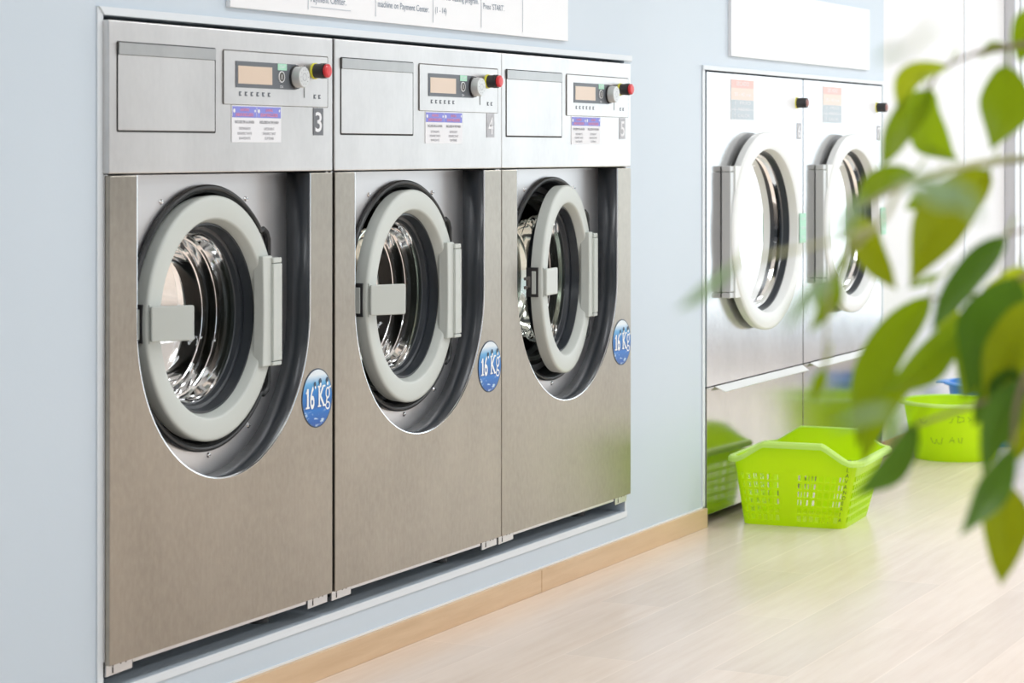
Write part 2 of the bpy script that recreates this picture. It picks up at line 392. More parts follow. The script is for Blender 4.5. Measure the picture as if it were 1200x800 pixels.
# ---------------------------------------------------------------- washing machine (local: x 0..0.876, y = 0 front, z = 0 at the floor)
CXW, CZW, RC = .436, .853, .341
def make_washer(number):
    r = thing('washing_machine', '', 'washing machine', (0, 0, 0))
    # shell: sides, back, base, top
    b = MB(); WW = .878
    b.box(.002, .012, .0125, .90, .20, 1.165).box(WW-.012, WW-.002, .0125, .90, .20, 1.165).box(.002, .012, .0505, .90, 1.165, 1.468).box(WW-.012, WW-.002, .0505, .90, 1.165, 1.468).box(.012, WW-.012, .88, .90, .20, 1.468)
    b.box(.012, WW-.012, .06, .88, .20, .215).box(.012, WW-.012, .05, .88, 1.45, 1.468)
    b.build('cabinet', 'header_steel', r)
    # front skirt with the U-shaped cut-out
    zt = 1.1625; xl, xr = CXW-RC, CXW+RC
    pts = [(.002, .193), (WW-.002, .193), (WW-.002, zt), (xr, zt)]
    for i in range(0, 49):
        a = -PI*i/48; pts.append((CXW+RC*math.cos(a), CZW+.002+RC*math.sin(a)))
    pts += [(xl, zt), (.002, zt)]
    MB().prism(pts, 0, .012).build('front_panel', 'brushed_steel', r, bevel=.0018, seg=2)
    # folded bright lip round the cut-out and the dark lining of its wall
    arc = [(xr, zt)] + [(CXW+RC*math.cos(-PI*i/48), CZW+.002+RC*math.sin(-PI*i/48)) for i in range(49)] + [(xl, zt)]
    MB().tube([(x, .002, z) for x, z in arc], .0022, 6).build('cutout_edging', 'chrome', r)
    ln = MB(); n = len(arc)
    vs = [(x, .004, z) for x, z in arc] + [(x, .064, z) for x, z in arc]
    ln.add(vs, [(i, i+1, n+i+1, n+i) for i in range(n-1)], 0, True)
    ln.build('recess_lining', 'black_gloss', r, solid=.002)
    # inner plate with the porthole
    RG = .281; x0, x1, z0, z1 = .04, .835, .47, zt
    ang = sorted(set([2*PI*i/96 for i in range(96)] + [math.atan2(b_-CZW, a-CXW) % (2*PI) for a in (x0, x1) for b_ in (z0, z1)]))
    vi, vo = [], []
    for a in ang:
        ca, sa = math.cos(a), math.sin(a)
        k = min([((x1 if ca > 0 else x0)-CXW)/ca if abs(ca) > 1e-6 else 9, ((z1 if sa > 0 else z0)-CZW)/sa if abs(sa) > 1e-6 else 9])
        vi.append((CXW+RG*ca, .064, CZW+RG*sa)); vo.append((CXW+k*ca, .064, CZW+k*sa))
    n = len(ang); MB().add(vi+vo, [(i, (i+1) % n, n+(i+1) % n, n+i) for i in range(n)]).build('porthole_plate', 'porthole_steel', r, solid=.002)
    for sx_, sz_ in ((-.165, .253), (.165, .253), (.015, -.297), (.176, -.25)):
        c_ = (CXW+sx_, .063, CZW+sz_)
        MB().lathe([(.0001, -.004), (.004, -.0035), (.0058, -.001), (.0058, .001)], c_, 16).box(c_[0]-.004, c_[0]+.004, c_[1]-.0045, c_[1]-.003, c_[2]-.0006, c_[2]+.0006, 1).build('screw', ['chrome', 'black_plastic'], r)
    # rubber gasket: circle with a jog past the hinge
    a0 = math.radians(40)
    g = [(CXW+RG*math.cos(a0+(2*PI-2*a0)*i/80), CZW+RG*math.sin(a0+(2*PI-2*a0)*i/80)) for i in range(81)]
    hz = RG*math.sin(a0); xe = CXW+RG*math.cos(a0)
    jog = [(xe+.012, -hz-.004), (xe+.026, -hz+.004), (xe+.034, -hz+.02), (xe+.034, -.08), (xe+.034, .08), (xe+.034, hz-.02), (xe+.026, hz-.004), (xe+.012, hz+.004)]
    P = [(x, .056, z) for x, z in g] + [(x, .056, CZW+z) for x, z in jog]
    gk = MB().tube(P, .0065, 10, closed=True)
    gk.lathe([(.281, .060), (.274, .054), (.270, .058), (.272, .075), (.262, .110), (.245, .112), (.243, .125)], (CXW, 0, CZW), 96)
    gk.build('door_gasket', 'black_rubber', r)
    MB().lathe([(.243, .125), (.240, .112), (.232, .108), (.222, .114), (.220, .135)], (CXW, 0, CZW), 96).build('tub_rim', 'satin_chrome', r)
    MB().lathe([(.220, .135), (.214, .15), (.222, .165)], (CXW, 0, CZW), 96).build('bellows', 'black_rubber', r)
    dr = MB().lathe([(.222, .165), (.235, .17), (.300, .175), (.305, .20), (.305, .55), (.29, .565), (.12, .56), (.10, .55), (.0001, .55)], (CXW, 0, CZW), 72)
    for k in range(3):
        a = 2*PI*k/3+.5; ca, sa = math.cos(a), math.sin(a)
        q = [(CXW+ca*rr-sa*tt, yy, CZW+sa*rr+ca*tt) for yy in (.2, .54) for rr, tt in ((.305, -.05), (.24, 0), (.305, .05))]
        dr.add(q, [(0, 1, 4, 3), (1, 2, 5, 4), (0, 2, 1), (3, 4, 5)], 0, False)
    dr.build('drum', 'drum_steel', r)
    # header with detergent drawer
    h = MB(); h.prism([(.0, 1.1665), (.8765, 1.1665), (.8765, 1.472), (.0, 1.472)], 0, .05)
    h.build('header_panel', 'header_steel', r, bevel=.003, seg=3)
    MB().prism(rrect(.0245, .3825, 1.2495, 1.4305, .004), -.0006, .001).build('drawer_recess', 'dark_gap', r)
    dw = MB().prism(rrect(.0275, .3775, 1.2535, 1.404, .0025), -.002, -.0007).build('detergent_drawer', 'header_steel', r, bevel=.0015)
    lp = MB(); lp.add([(.0275, -.0048, 1.428), (.3775, -.0048, 1.428), (.3775, -.0042, 1.4045), (.0275, -.0042, 1.4045), (.0275, -.001, 1.428), (.3775, -.001, 1.428), (.3775, -.001, 1.4045), (.0275, -.001, 1.4045)],
        [(0, 1, 2, 3), (4, 7, 6, 5), (0, 4, 5, 1), (3, 2, 6, 7), (0, 3, 7, 4), (1, 5, 6, 2)])
    lp.build('pull_lip', 'lip_steel', dw)
    # control panel
    MB().prism(rrect(.4105, .8545, 1.3115, 1.4295, .004), -.0006, .001).build('panel_recess', 'dark_steel', r)
    cp = MB().prism(rrect(.412, .848, 1.3125, 1.4265, .003), -.003, -.0008).build('control_panel', 'header_steel', r, bevel=.0006)
    bg = MB().prism([(.457, 1.349), (.70, 1.349)] + [(.70+.0285*math.cos(a), 1.3775+.0285*math.sin(a)) for a in [-PI/2+PI*i/16 for i in range(1, 16)]] + [(.70, 1.406), (.457, 1.406)], -.0042, -.003)
    bg.build('display_frame', 'lcd_frame', cp)
    MB().box(.465, .604, -.0048, -.0042, 1.3575, 1.396).build('display', 'lcd', cp)
    for k in range(8):
        x = .475+.0236*k if k < 6 else .790+.021*(k-6)
        MB().box(x-.0045, x+.0045, -.0036, -.003, 1.338, 1.3405).box(x-.0045, x+.0005, -.0036, -.003, 1.331, 1.338).box(x+.0005, x+.0045, -.0036, -.003, 1.331, 1.3335).build('indicator_mark', 'lcd_frame', cp)
    ks = MB().lathe([(.0125, -.0042), (.0125, -.0062), (.0105, -.0062)], (.6425, 0, 1.3765), 24, 0).disc(.0105, (.6425, -.006, 1.3765), 24, 1).box(.6415, .6435, -.0066, -.006, 1.371, 1.382, 0)
    ks.build('key_switch', ['label_white', 'key_grey'], cp)
    MB().box(.627, .665, -.0052, -.0042, 1.391, 1.4055, 0).text('START', .646, 1.3955, .009, -.0056, 1, 'CENTER').build('start_tag', ['label_green', 'label_white'], cp)
    MB().text('ON', .644, 1.352, .008, -.0046, 0, 'CENTER').build('switch_caption', 'label_white', cp)
    dl = MB().lathe([(.0265, -.0042), (.0265, -.009), (.024, -.009)], (.703, 0, 1.3775), 40, 1)
    dl.lathe([(.024, -.009), (.0235, -.027), (.0222, -.0285), (.0001, -.0285)], (.703, 0, 1.3775), 40, 0)
    dl.lathe([(.0075, -.0287), (.0085, -.0287)], (.703, 0, 1.3775), 24, 2)
    for k in range(10):
        a = 2*PI*k/10; dl.disc(.0012, (.703+.016*math.cos(a), -.0288, 1.3775+.016*math.sin(a)), 6, 2)
    dl.build('programme_dial', ['silver_paint', 'black_plastic', 'label_ink'], cp)
    MB().box(.7415, .7455, -.0036, -.003, 1.332, 1.406).build('card_slot', 'grey_plastic_seam', cp)
    es = MB().lathe([(.0001, -.003), (.0185, -.003), (.0185, -.006), (.0165, -.006)], (.790, 0, 1.394), 32, 1)
    es.lathe([(.0165, -.006), (.0165, -.021), (.0175, -.021), (.0175, -.032), (.0135, -.032)], (.790, 0, 1.394), 32, 0)
    es.lathe([(.0135, -.032), (.0155, -.034), (.0155, -.039), (.012, -.0415), (.0001, -.042)], (.790, 0, 1.394), 32, 2)
    es.build('emergency_stop_button', ['black_plastic', 'yellow_plastic', 'red_plastic'], cp)
    # stickers
    st = MB().box(.445, .647, -.0012, 0, 1.231, 1.310, 0).box(.447, .5445, -.0016, -.0012, 1.2845, 1.3085, 1).box(.5465, .645, -.0016, -.0012, 1.2845, 1.3085, 1)
    st.disc(.0045, (.4535, -.0019, 1.299), 12, 4).disc(.0045, (.553, -.0019, 1.299), 12, 4).disc(.003, (.538, -.0019, 1.299), 10, 4).disc(.003, (.639, -.0019, 1.301), 10, 4)
    for x, a, b2, c_ in ((.4955, 'AHORRO', 'JABON INCLUIDO', ('INCLUIDO EN LA LAVADA', 'DETERGENTE', 'DESINFECTANTE', 'SUAVIZANTE')), (.596, 'SAVING', 'SOAP INCLUDED', ('INCLUDED IN THE WASH', 'DETERGENT', 'DISINFECTANT', 'SOFTENER'))):
        st.text(a, x, 1.2985, .0085, -.002, 2, 'CENTER', .0002); st.text(b2, x, 1.2875, .0095, -.002, 2, 'CENTER', .0003, fit=.072)
        st.text(c_[0], x, 1.272, .0085, -.0018, 3, 'CENTER', .0002, fit=.078)
        for k in (1, 2, 3): st.text(c_[k], x, 1.2685-.0105*k, .008, -.0018, 3, 'CENTER', fit=.008+.0038*len(c_[k]))
    st.build('instruction_sticker', ['label_white', 'label_purple', 'label_red', 'label_ink', 'label_white'], r)
    number_sticker(r, number, .788, .832, 1.248, 1.310)
    # round capacity sticker
    cs = thing_part = MB().lathe([(.0675, 0), (.0675, -.0008), (.0645, -.001)], (0, 0, 0), 64, 1).disc(.0648, (0, -.001, 0), 64, 0)
    Yn = -.0018
    # slab-serif lettering '16 Kg'
    def bar(x0, x1, z0, z1): cs.box(x0, x1, Yn-.0003, Yn, z0, z1, 2)
    bar(-.0475, -.040, -.021, .024); bar(-.0525, -.0475, -.021, -.017); bar(-.040, -.0365, -.021, -.017); cs.add([(-.053, Yn, .014), (-.0475, Yn, .012), (-.0475, Yn, .024), (-.0445, Yn, .0245)], [(0, 1, 2, 3)], 2)
    cs.text('6', -.0345, -.0215, .070, Yn, 2, 'LEFT', .0014, sx=.60)
    cs.text('K', .002, -.019, .066, Yn, 2, 'LEFT', .0012, sx=.68)
    for a, b2 in ((.001, .0150), (.0225, .0345)):
        bar(a, b2, .0235, .0275); bar(a, b2, -.021, -.017)
    for cx_, cz_, rx, rz_, w_ in ((.0455, .0085, .0098, .0135, .0042), (.0455, -.0205, .0108, .0095, .0036)):
        n = 28; o_ = [(cx_+rx*math.cos(2*PI*i/n), Yn, cz_+rz_*math.sin(2*PI*i/n)) for i in range(n)]; i_ = [(cx_+(rx-w_)*math.cos(2*PI*i/n), Yn, cz_+(rz_-w_)*math.sin(2*PI*i/n)) for i in range(n)]
        cs.add(o_+i_, [(i, (i+1) % n, n+(i+1) % n, n+i) for i in range(n)], 2)
    cs.add([(.0395, Yn, -.002), (.0440, Yn, -.004), (.0425, Yn, -.0125), (.0370, Yn, -.0125)], [(0, 1, 2, 3)], 2); cs.add([(.051, Yn, .017), (.060, Yn, .020), (.060, Yn, .0245), (.048, Yn, .021)], [(0, 1, 2, 3)], 2)
    for x, z, s in ((-.012, .026, .8), (.0115, .031, 1.), (.043, .031, 1.)):        # small dark bathing-head figures over the letters
        cs.lathe([(.0001, 0), (.0075*s, 0)], (x, Yn-.0003, z+.006), 14, 3, False, .8); cs.lathe([(.0001, 0), (.0045*s, 0)], (x+.001, Yn-.0006, z-.001), 12, 2, False, .8)
    cs.build('capacity_sticker', ['sea_print', 'sticker_dark', 'sticker_white', 'sticker_dark'], r, loc=(.805, -.0002, .649))
    # brackets and levelling feet under the front edge
    for x0, x1 in ((.006, .095), (.785, .872)):
        br_ = MB().prism([(x0, .17), (x1, .172), (x1, .199), (x0, .199)], .012, .016, 0)
        for q in (.25, .55, .75): br_.disc(.003, (x0+(x1-x0)*q, .0115, .190), 10, 1)
        br_.box(x0+.02, x0+.024, .0115, .012, .174, .186, 1)
        br_.build('base_bracket', ['porthole_steel', 'dark_gap'], r)
    MB().box(.10, .78, .014, .018, .182, .200).build('base_rail', 'porthole_steel', r)
    for x in (.14, .74):
        for y in (.12, .8):
            MB().lathe([(.0001, .1405), (.028, .1405), (.026, .150), (.010, .153), (.010, .2)], (x, y, 0), 20, axis='z').build('levelling_foot', 'black_plastic', r)
    # ---- door, origin on its hinge axis
    HX, HY = .668, .048
    dx, dy = CXW-HX, -.006              # door centre relative to the axis; face plane at y = .042
    d = MB()
    prof = [(.262, .034), (.2640, .008), (.2635, .0045), (.2615, .0018), (.2580, .0004), (.2540, .0), (.2180, .0), (.2150, .0008), (.2128, .0030), (.2115, .0065), (.204, .028), (.203, .032), (.235, .034)]
    d.lathe(prof, (dx, dy, 0), 96, closed=True)
    door = d.build('door', 'grey_plastic', r, loc=(HX, HY, CZW))
    sl = MB().lathe([(.2045, .024), (.200, .024), (.196, .045), (.198, .047), (.190, .050), (.187, .060), (.184, .062), (.184, .070)], (dx, dy, 0), 96)
    sl.build('glass_seal', 'black_gloss', door)
    bw = MB().lathe([(.184, .062), (.181, .075), (.179, .100), (.176, .103), (.172, .103), (.170, .106), (.167, .128), (.163, .132), (.158, .132), (.155, .136), (.150, .150), (.138, .160), (.10, .165), (.05, .168), (.0001, .169)], (dx, dy, 0), 96)
    bw.build('glass_bowl', 'door_glass', door)
    # hinge: tapering plate on the ring and upright bar with end caps
    hp = MB().prism([(-.048, -.120), (-.006, -.120), (-.002, 0), (-.006, .126), (-.048, .126), (-.044, .05), (-.043, 0), (-.044, -.05)], -.017, .010)
    hp.build('hinge_plate', 'grey_plastic', door, bevel=.003)
    hb = MB().prism(rrect(-.012, .026, -.1095, .1075, .002), -.024, .008, 0)
    hb.prism(rrect(-.012, .026, .109, .121, .002), -.023, .008, 0); hb.prism(rrect(-.012, .026, -.120, -.111, .002), -.023, .008, 0)
    hb.box(-.010, .024, -.020, .006, -.119, .12, 1)
    hb.build('hinge_bar', ['grey_plastic', 'grey_plastic_seam'], door, bevel=.005, seg=3)
    # latch lever, turned about its outer edge
    lv = MB().prism(rrect(0, .098, -.0365, .0365, .005), -.010, .0).build('latch_lever', 'grey_plastic', door, loc=(dx-.258, dy-.001, .004), bevel=.003)
    lb = MB().box(-.2575, -.252, dy-.002, dy+.004, -.036, .044, 0)
    lb.v = [(a+dx, b_, c_) for a, b_, c_ in lb.v]; k = len(lb.v)
    q = MB().box(-.2655, -.258, .006, .040, -.036, .044, 1).box(-.267, -.262, .012, .024, -.028, .034, 0).box(-.267, -.262, .028, .036, -.01, .02, 2).box(-.288, -.262, .034, .040, -.014, -.006, 2).box(-.288, -.262, .034, .040, .010, .018, 2)
    q.v = [(a+dx, b_, c_) for a, b_, c_ in q.v]
    lb.add(q.v, q.f, 0); lb.m[-len(q.f):] = q.m
    lb.build('latch', ['grey_plastic', 'black_plastic', 'dark_steel'], door, bevel=.001)
    return r
def number_sticker(r, number, x0, x1, z0, z1, y=0., back='label_grey'):
    h = z1-z0
    MB().box(x0, x1, y-.0012, y, z0, z1, 0).text(number, (x0+x1)/2, z0+h*.14, h*1.02, y-.0018, 1, 'CENTER', .0007, fit=(x1-x0)*.66).build('number_sticker', [back, 'label_white'], r)
def setdoor(w_, deg, lever):
    d_ = child(w_, 'door'); d_.rotation_euler = (0, 0, math.radians(deg)); child(d_, 'latch_lever').rotation_euler = (0, 0, -math.radians(lever))
w3 = make_washer('3')
def renumber(r, number, *a):
    o = child(r, 'number_sticker'); bpy.data.objects.remove(o); number_sticker(r, number, *a)
w4 = copy_tree(w3); w5 = copy_tree(w3)
renumber(w4, '4', .788, .832, 1.248, 1.310, 0., 'label_pale_grey'); renumber(w5, '5', .788, .832, 1.248, 1.310, 0., 'label_pale_grey')
for w_, x, deg, lev, lab in ((w3, 3.8735, 1.5, 32, 'stainless steel front-loading washing machine with number 3 and closed door, nearest of the row'),
                        (w4, 4.7600, 3.5, 34, 'stainless steel front-loading washing machine with number 4, between numbers 3 and 5'),
                        (w5, 5.6375, 9.0, 2, 'stainless steel front-loading washing machine with number 5 and its round door ajar')):
    w_.location = (x, 0, 0); w_['label'] = lab; w_['group'] = 'steel washing machines in the wall opening'; setdoor(w_, deg, lev)

# ---------------------------------------------------------------- tumble dryer (local x 0..0.968)
CXD, CZD = .486, .942
def make_dryer(number):
    r = thing('tumble_dryer', '', 'tumble dryer'); WD = .972
    b = MB(); b.box(.019, .029, .031, .95, .035, 1.466).box(WD-.014, WD-.001, .031, .95, .035, 1.466).box(.029, WD-.014, .93, .95, .035, 1.466)
    b.box(.029, WD-.014, .05, .93, 1.45, 1.466).box(.029, WD-.014, .05, .93, .05, .07)
    b.build('cabinet', 'dark_steel', r)
    def holed(x0, x1, z0, z1, R, y0, y1, name, mt):
        ang = sorted(set([2*PI*i/96 for i in range(96)] + [math.atan2(b_-CZD, a-CXD) % (2*PI) for a in (x0, x1) for b_ in (z0, z1)]))
        rows = [[], [], [], []]
        for a in ang:
            ca, sa = math.cos(a), math.sin(a)
            k = min([((x1 if ca > 0 else x0)-CXD)/ca if abs(ca) > 1e-6 else 9, ((z1 if sa > 0 else z0)-CZD)/sa if abs(sa) > 1e-6 else 9])
            for j, (q, yy) in enumerate(((R, y1), (R, y0), (k, y0), (k, y1))): rows[j].append((CXD+q*ca, yy, CZD+q*sa))
        n = len(ang); f = []
        for j in range(4):
            j2 = (j+1) % 4
            f += [(j*n+i, j*n+(i+1) % n, j2*n+(i+1) % n, j2*n+i) for i in range(n)]
        return MB().add(rows[0]+rows[1]+rows[2]+rows[3], f).build(name, mt, r)
    holed(.018, WD, .4495, 1.4695, .292, 0, .03, 'front_panel', 'dryer_steel')
    dw = MB().box(.018, WD, 0, .03, .035, .4455).build('lint_drawer', 'drawer_steel', r, bevel=.0012)
    lp = MB(); a, b_ = .090, .965
    lp.add([(a, -.001, .4455), (b_, -.001, .4455), (b_, -.026, .428), (a+.03, -.026, .428), (a, -.001, .4435), (b_, -.001, .4435), (b_, -.025, .426), (a+.03, -.025, .426)],
        [(0, 1, 2, 3), (4, 7, 6, 5), (3, 2, 6, 7), (0, 3, 7, 4), (1, 5, 6, 2), (0, 4, 5, 1)])
    lp.build('pull_lip', 'white_plastic', dw)
    # drum behind the door
    dr = MB().lathe([(.292, .0), (.288, .04), (.272, .05), (.268, .075), (.30, .08), (.345, .085), (.345, .70), (.0001, .71)], (CXD, 0, CZD), 72, 0)
    dr.build('drum', 'drum_steel', r)
    MB().lathe([(.288, .042), (.270, .045), (.262, .05), (.262, .065), (.268, .075)], (CXD, 0, CZD), 72).build('drum_rim', 'chrome', r)
    # printed panel, emergency button, number
    MB().prism(rrect(.236, .892, 1.3165, 1.4525, .003), -.0012, 0).build('control_overlay', 'sign_white', r)
    lb = MB().box(.239, .455, -.0018, -.0012, 1.424, 1.4515, 0).box(.239, .455, -.0018, -.0012, 1.3845, 1.424, 1).box(.239, .455, -.0018, -.0012, 1.319, 1.3835, 2)
    lb.text('SECADO', .347, 1.432, .020, -.002, 3, 'CENTER', fit=.12); lb.text('30 - 40 min', .347, 1.397, .018, -.002, 3, 'CENTER', fit=.16)
    for k, t_ in enumerate(('1  FRIO', '2  MEDIO', '3  CALOR')): lb.text(t_, .262, 1.369-.021*k, .015, -.0023, 3, fit=.15)
    lb.box(.239, .455, -.0021, -.0018, 1.351, 1.3525, 3); lb.box(.275, .2765, -.0021, -.0018, 1.319, 1.3835, 3)
    lb.build('programme_label', ['label_coral', 'label_peach', 'label_bluegrey', 'label_white'], r)
    es = MB().lathe([(.0001, 0), (.021, 0), (.021, -.004), (.018, -.004)], (.905, 0, 1.385), 28, 1)
    es.lathe([(.018, -.004), (.018, -.040), (.014, -.040)], (.905, 0, 1.385), 28, 0).lathe([(.014, -.04), (.011, -.041), (.010, -.044), (.0001, -.0445)], (.905, 0, 1.385), 28, 2)
    es.build('emergency_stop_button', ['black_plastic', 'yellow_plastic', 'faded_cap'], r)
    number_sticker(r, number, .906, .955, 1.255, 1.3145, 0., 'label_pale_grey')
    # door hinged on the left
    HX, HY = .162, -.006; dx = CXD-HX; dy = -.036
    d = MB().lathe([(.325, .034), (.334, .030), (.337, .010), (.336, .005), (.332, .0012), (.327, 0), (.282, .0), (.278, .0015), (.2755, .006), (.272, .034), (.30, .034)], (dx, dy, 0), 96, closed=True)
    door = d.build('door', 'white_plastic', r, loc=(HX, HY, CZD))
    MB().lathe([(.272, .030), (.268, .032), (.262, .062), (.258, .062)], (dx, dy, 0), 96).build('glass_seal', 'black_gloss', door)
    MB().lathe([(.262, .050), (.255, .052), (.253, .066), (.2, .068), (.0001, .068)], (dx, dy, 0), 72).build('door_glass', 'dryer_glass', door)
    hp = MB().prism([(.018, -.212), (.205, -.212)] + [(dx+.31*math.cos(a), .31*math.sin(a)) for a in [math.radians(q) for q in (-137, -150, -165, 180, 165, 150, 137)][::1]] + [(.205, .222), (.018, .222)], dy+.004, dy+.018)
    hp.build('hinge_plate', 'white_plastic', door, bevel=.003)
    hb = MB().prism(rrect(-.016, .022, -.192, .202, .003), dy+.008, dy+.040, 0).prism(rrect(-.016, .022, .204, .222, .003), dy+.009, dy+.040, 0).prism(rrect(-.016, .022, -.212, -.194, .003), dy+.009, dy+.040, 0)
    hb.box(-.012, .018, dy+.012, dy+.03, -.21, .22, 1)
    hb.build('hinge_bar', ['silver_paint', 'grey_plastic_seam'], door, bevel=.008, seg=3)
    tg = MB().box(dx+.285, dx+.345, dy-.005, dy-.003, -.052, .052, 0)
    for k in range(3): tg.text('ABC'[k:k+1] and ('PUSH', 'TIRAR', 'PULL')[k], dx+.315, .028-.032*k, .016, dy-.0056, 1, 'CENTER')
    tg.build('door_tag', ['label_green', 'label_white'], door)
    return r
d6 = make_dryer('6'); d7 = copy_tree(d6); renumber(d7, '7', .906, .955, 1.255, 1.3145, 0., 'label_pale_grey')
for r, x, lab in ((d6, 7.166, 'tall steel tumble dryer with number 6 and big white-ringed glass door, beside the wall'), (d7, 8.128, 'tall steel tumble dryer with number 7 half hidden behind the plant leaves')):
    r.location = (x, .0175, 0); r['label'] = lab; r['group'] = 'steel tumble dryers'
    child(r, 'door').rotation_euler = (0, 0, -math.radians(1.2))

# ---------------------------------------------------------------- laundry basket
def basket():
    bz = .0
    r = thing('laundry_basket', 'lime green rectangular plastic laundry basket with slotted sides on the floor before the dryers', 'laundry basket', (7.472, -.240, 0), math.radians(4))
    BX, BY, TX, TY = .168, .168, .228, .205     # half sizes at base and rim
    def per(u, X, Y, rad):      # u 0..4: near end (-x), right (-y), far end (+x), left (+y)
        i = int(u) % 4; f = u-int(u)
        C_ = [(-X, Y), (-X, -Y), (X, -Y), (X, Y)]
        a, b_ = C_[i], C_[(i+1) % 4]
        x, y = a[0]+(b_[0]-a[0])*f, a[1]+(b_[1]-a[1])*f
        # rounded corners
        cx, cy = max(-X+rad, min(X-rad, x)), max(-Y+rad, min(Y-rad, y)); dx_, dy_ = x-cx, y-cy; L = math.hypot(dx_, dy_)
        if L > rad and abs(dx_) > 1e-9 and abs(dy_) > 1e-9: x, y = cx+dx_/L*rad, cy+dy_/L*rad
        return x, y
    def zr(u):
        i = int(u) % 4; f = u-int(u)
        if i in (0, 2): return .222+.052*max(0, min(1, (min(f, 1-f)-.06)/.20))
        return .222
    def P(u, v):                # v 0 base .. 1 rim
        z = v*zr(u); k = min(1., z/.23)
        a = per(u, BX, BY, .035); b_ = per(u, TX, TY, .035); a = (a[0]-.004, a[1]+.018)
        return (a[0]+(b_[0]-a[0])*k, a[1]+(b_[1]-a[1])*k, z)
    us = []; flag = []
    def side(i, cells):         # cells: list of (width, hole?)
        tot = sum(c[0] for c in cells); a = 0
        for w_, h in cells: us.append(i+a/tot); flag.append(h); a += w_
    hole = [(.8, 1), (.45, 0)]
    end = [(1.1, 0)] + [(.55, 1), (.55, 0)]*1 + hole*5 + [(3.2, 0)] + hole*7 + [(1.1, 0)]
    lon = [(1.1, 0)] + hole*13 + [(1.1, 0)]
    for i in range(4): side(i, end if i in (0, 2) else lon)
    us.append(4.0); nU = len(us)-1
    # rows by absolute height up to .19, then to the rim
    zs = [0, .018]; rf = [0]
    for k in range(6): zs += [zs[-1]+.019, zs[-1]+.019+.008]; rf += [1, 0]
    vs = []; idx = {}
    rows = len(zs)+1
    for j in range(rows):
        for i in range(nU):
            u = us[i]; zz = zr(u); z = zs[j] if j < len(zs) else zz
            p = P(u, z/zz); vs.append(p)
    fs = []
    for j in range(rows-1):
        for i in range(nU):
            if j < len(rf) and rf[j] and flag[i]: continue
            i2 = (i+1) % nU; fs.append((j*nU+i, j*nU+i2, (j+1)*nU+i2, (j+1)*nU+i))
    fs.append(list(range(nU))[::-1])
    MB().add(vs, fs).build('basket_body', 'lime_plastic', r, solid=.0035)
    rim = MB(); n = 120; prof = [(0, 0), (0, .005), (.016, .004), (.022, -.002), (.023, -.014), (.019, -.014), (.018, -.004), (.012, 0)]
    V = []
    for i in range(n):
        u = 4*i/n; x, y, z = P(u, 1); x2, y2, _ = P(u+.004, 1); x1, y1, _ = P(u-.004+4, 1)
        tx, ty = x2-x1, y2-y1; L = math.hypot(tx, ty) or 1; nx, ny = ty/L, -tx/L
        if nx*x+ny*y < 0: nx, ny = -nx, -ny
        for a, b_ in prof: V.append((x+nx*a, y+ny*a, z+b_))
    k = len(prof)
    rim.add(V, [(i*k+j, i*k+(j+1) % k, ((i+1) % n)*k+(j+1) % k, ((i+1) % n)*k+j) for i in range(n) for j in range(k)], 0, False)
    rim.build('rim', 'lime_rim', r, bevel=.001)
    mk = MB()
    def onside(a, b_):       # a along the right-hand edge of the near end, b height
        p = P(.975+a*.3, min(.95, b_/zr(.96))); return (p[0]-.003, p[1]-.002, p[2])
    for k, ch in enumerate('LAVANDERIA'):
        mk.text(ch, 0, .190-.0185*k, .019, 0, 0, 'LEFT', fn=lambda a, b_: (lambda p: (p[0]-.003, p[1]-.003, p[2]))(P(.93+a*2.6, b_/zr(.95))))
    mk.build('handwritten_name', 'marker_ink', r)
basket()

# ---------------------------------------------------------------- tubs
def tub(name, label, loc, rz, R0, R1, H, mt, rimm, sx, writing):
    r = thing(name, label, 'tub', loc, rz)
    MB().lathe([(.0001, .004), (R0-.02, .004), (R0-.004, .0), (R0, .006), (R0+(R1-R0)*.5, H*.5), (R1, H-.004), (R1-.004, H-.004), (R0+(R1-R0)*.5-.004, H*.5), (R0-.005, .01), (.0001, .01)], n=64, sx=sx, axis='z').build('tub_body', mt, r)
    rm = MB().lathe([(R1-.004, H-.004), (R1-.003, H+.001), (R1+.014, H), (R1+.020, H-.005), (R1+.019, H-.012), (R1+.012, H-.009), (R1, H-.009)], n=64, sx=sx, axis='z')
    for s in (-1, 1):
        rm.prism([(-.06, 0), (.06, 0), (.045, .038), (-.045, .038)], -.004, .002)
        k = 8
        rm.v[-k:] = [(x, s*(R1+.012+z), H-.002+y) for x, y, z in rm.v[-k:]]
    rm.build('rim', rimm, r, bevel=.001)
    if writing:
        def on(a, b_):
            t_ = PI + a/(R1*.95); k = b_/H; R = R0+(R1-R0)*k+.003
            return (R*sx*math.cos(t_), R*math.sin(t_), b_)
        def stroke(pts):
            Q = [on(a, b_) for a, b_ in pts]; MB().tube(Q, .0008, 5).build('pen_stroke', 'marker_ink', r)
        # loose cursive marks
        stroke([(-.105, .165), (-.10, .152), (-.09, .15), (-.075, .155), (-.07, .165)])
        stroke([(.035, .175), (.03, .16), (.02, .158)]); stroke([(.055, .185), (.052, .158)]); stroke([(.05, .183), (.075, .178), (.078, .165), (.055, .158)]); stroke([(.09, .18), (.105, .17), (.095, .162)])
        stroke([(-.06, .095), (-.052, .075), (-.042, .072), (-.035, .09), (-.028, .073), (-.015, .072), (-.008, .098)])
        stroke([(.02, .078), (.032, .1), (.04, .078)]); stroke([(.024, .087), (.04, .087)]); stroke([(.055, .098), (.06, .08), (.07, .078), (.072, .1)])
    return r
tub('laundry_tub', 'lime green round plastic tub with pen scribbles beside the wall, right of the dryers', (9.235, -.238, 0), math.radians(4), .158, .198, .228, 'lime_plastic', 'lime_rim', 1.05, True)
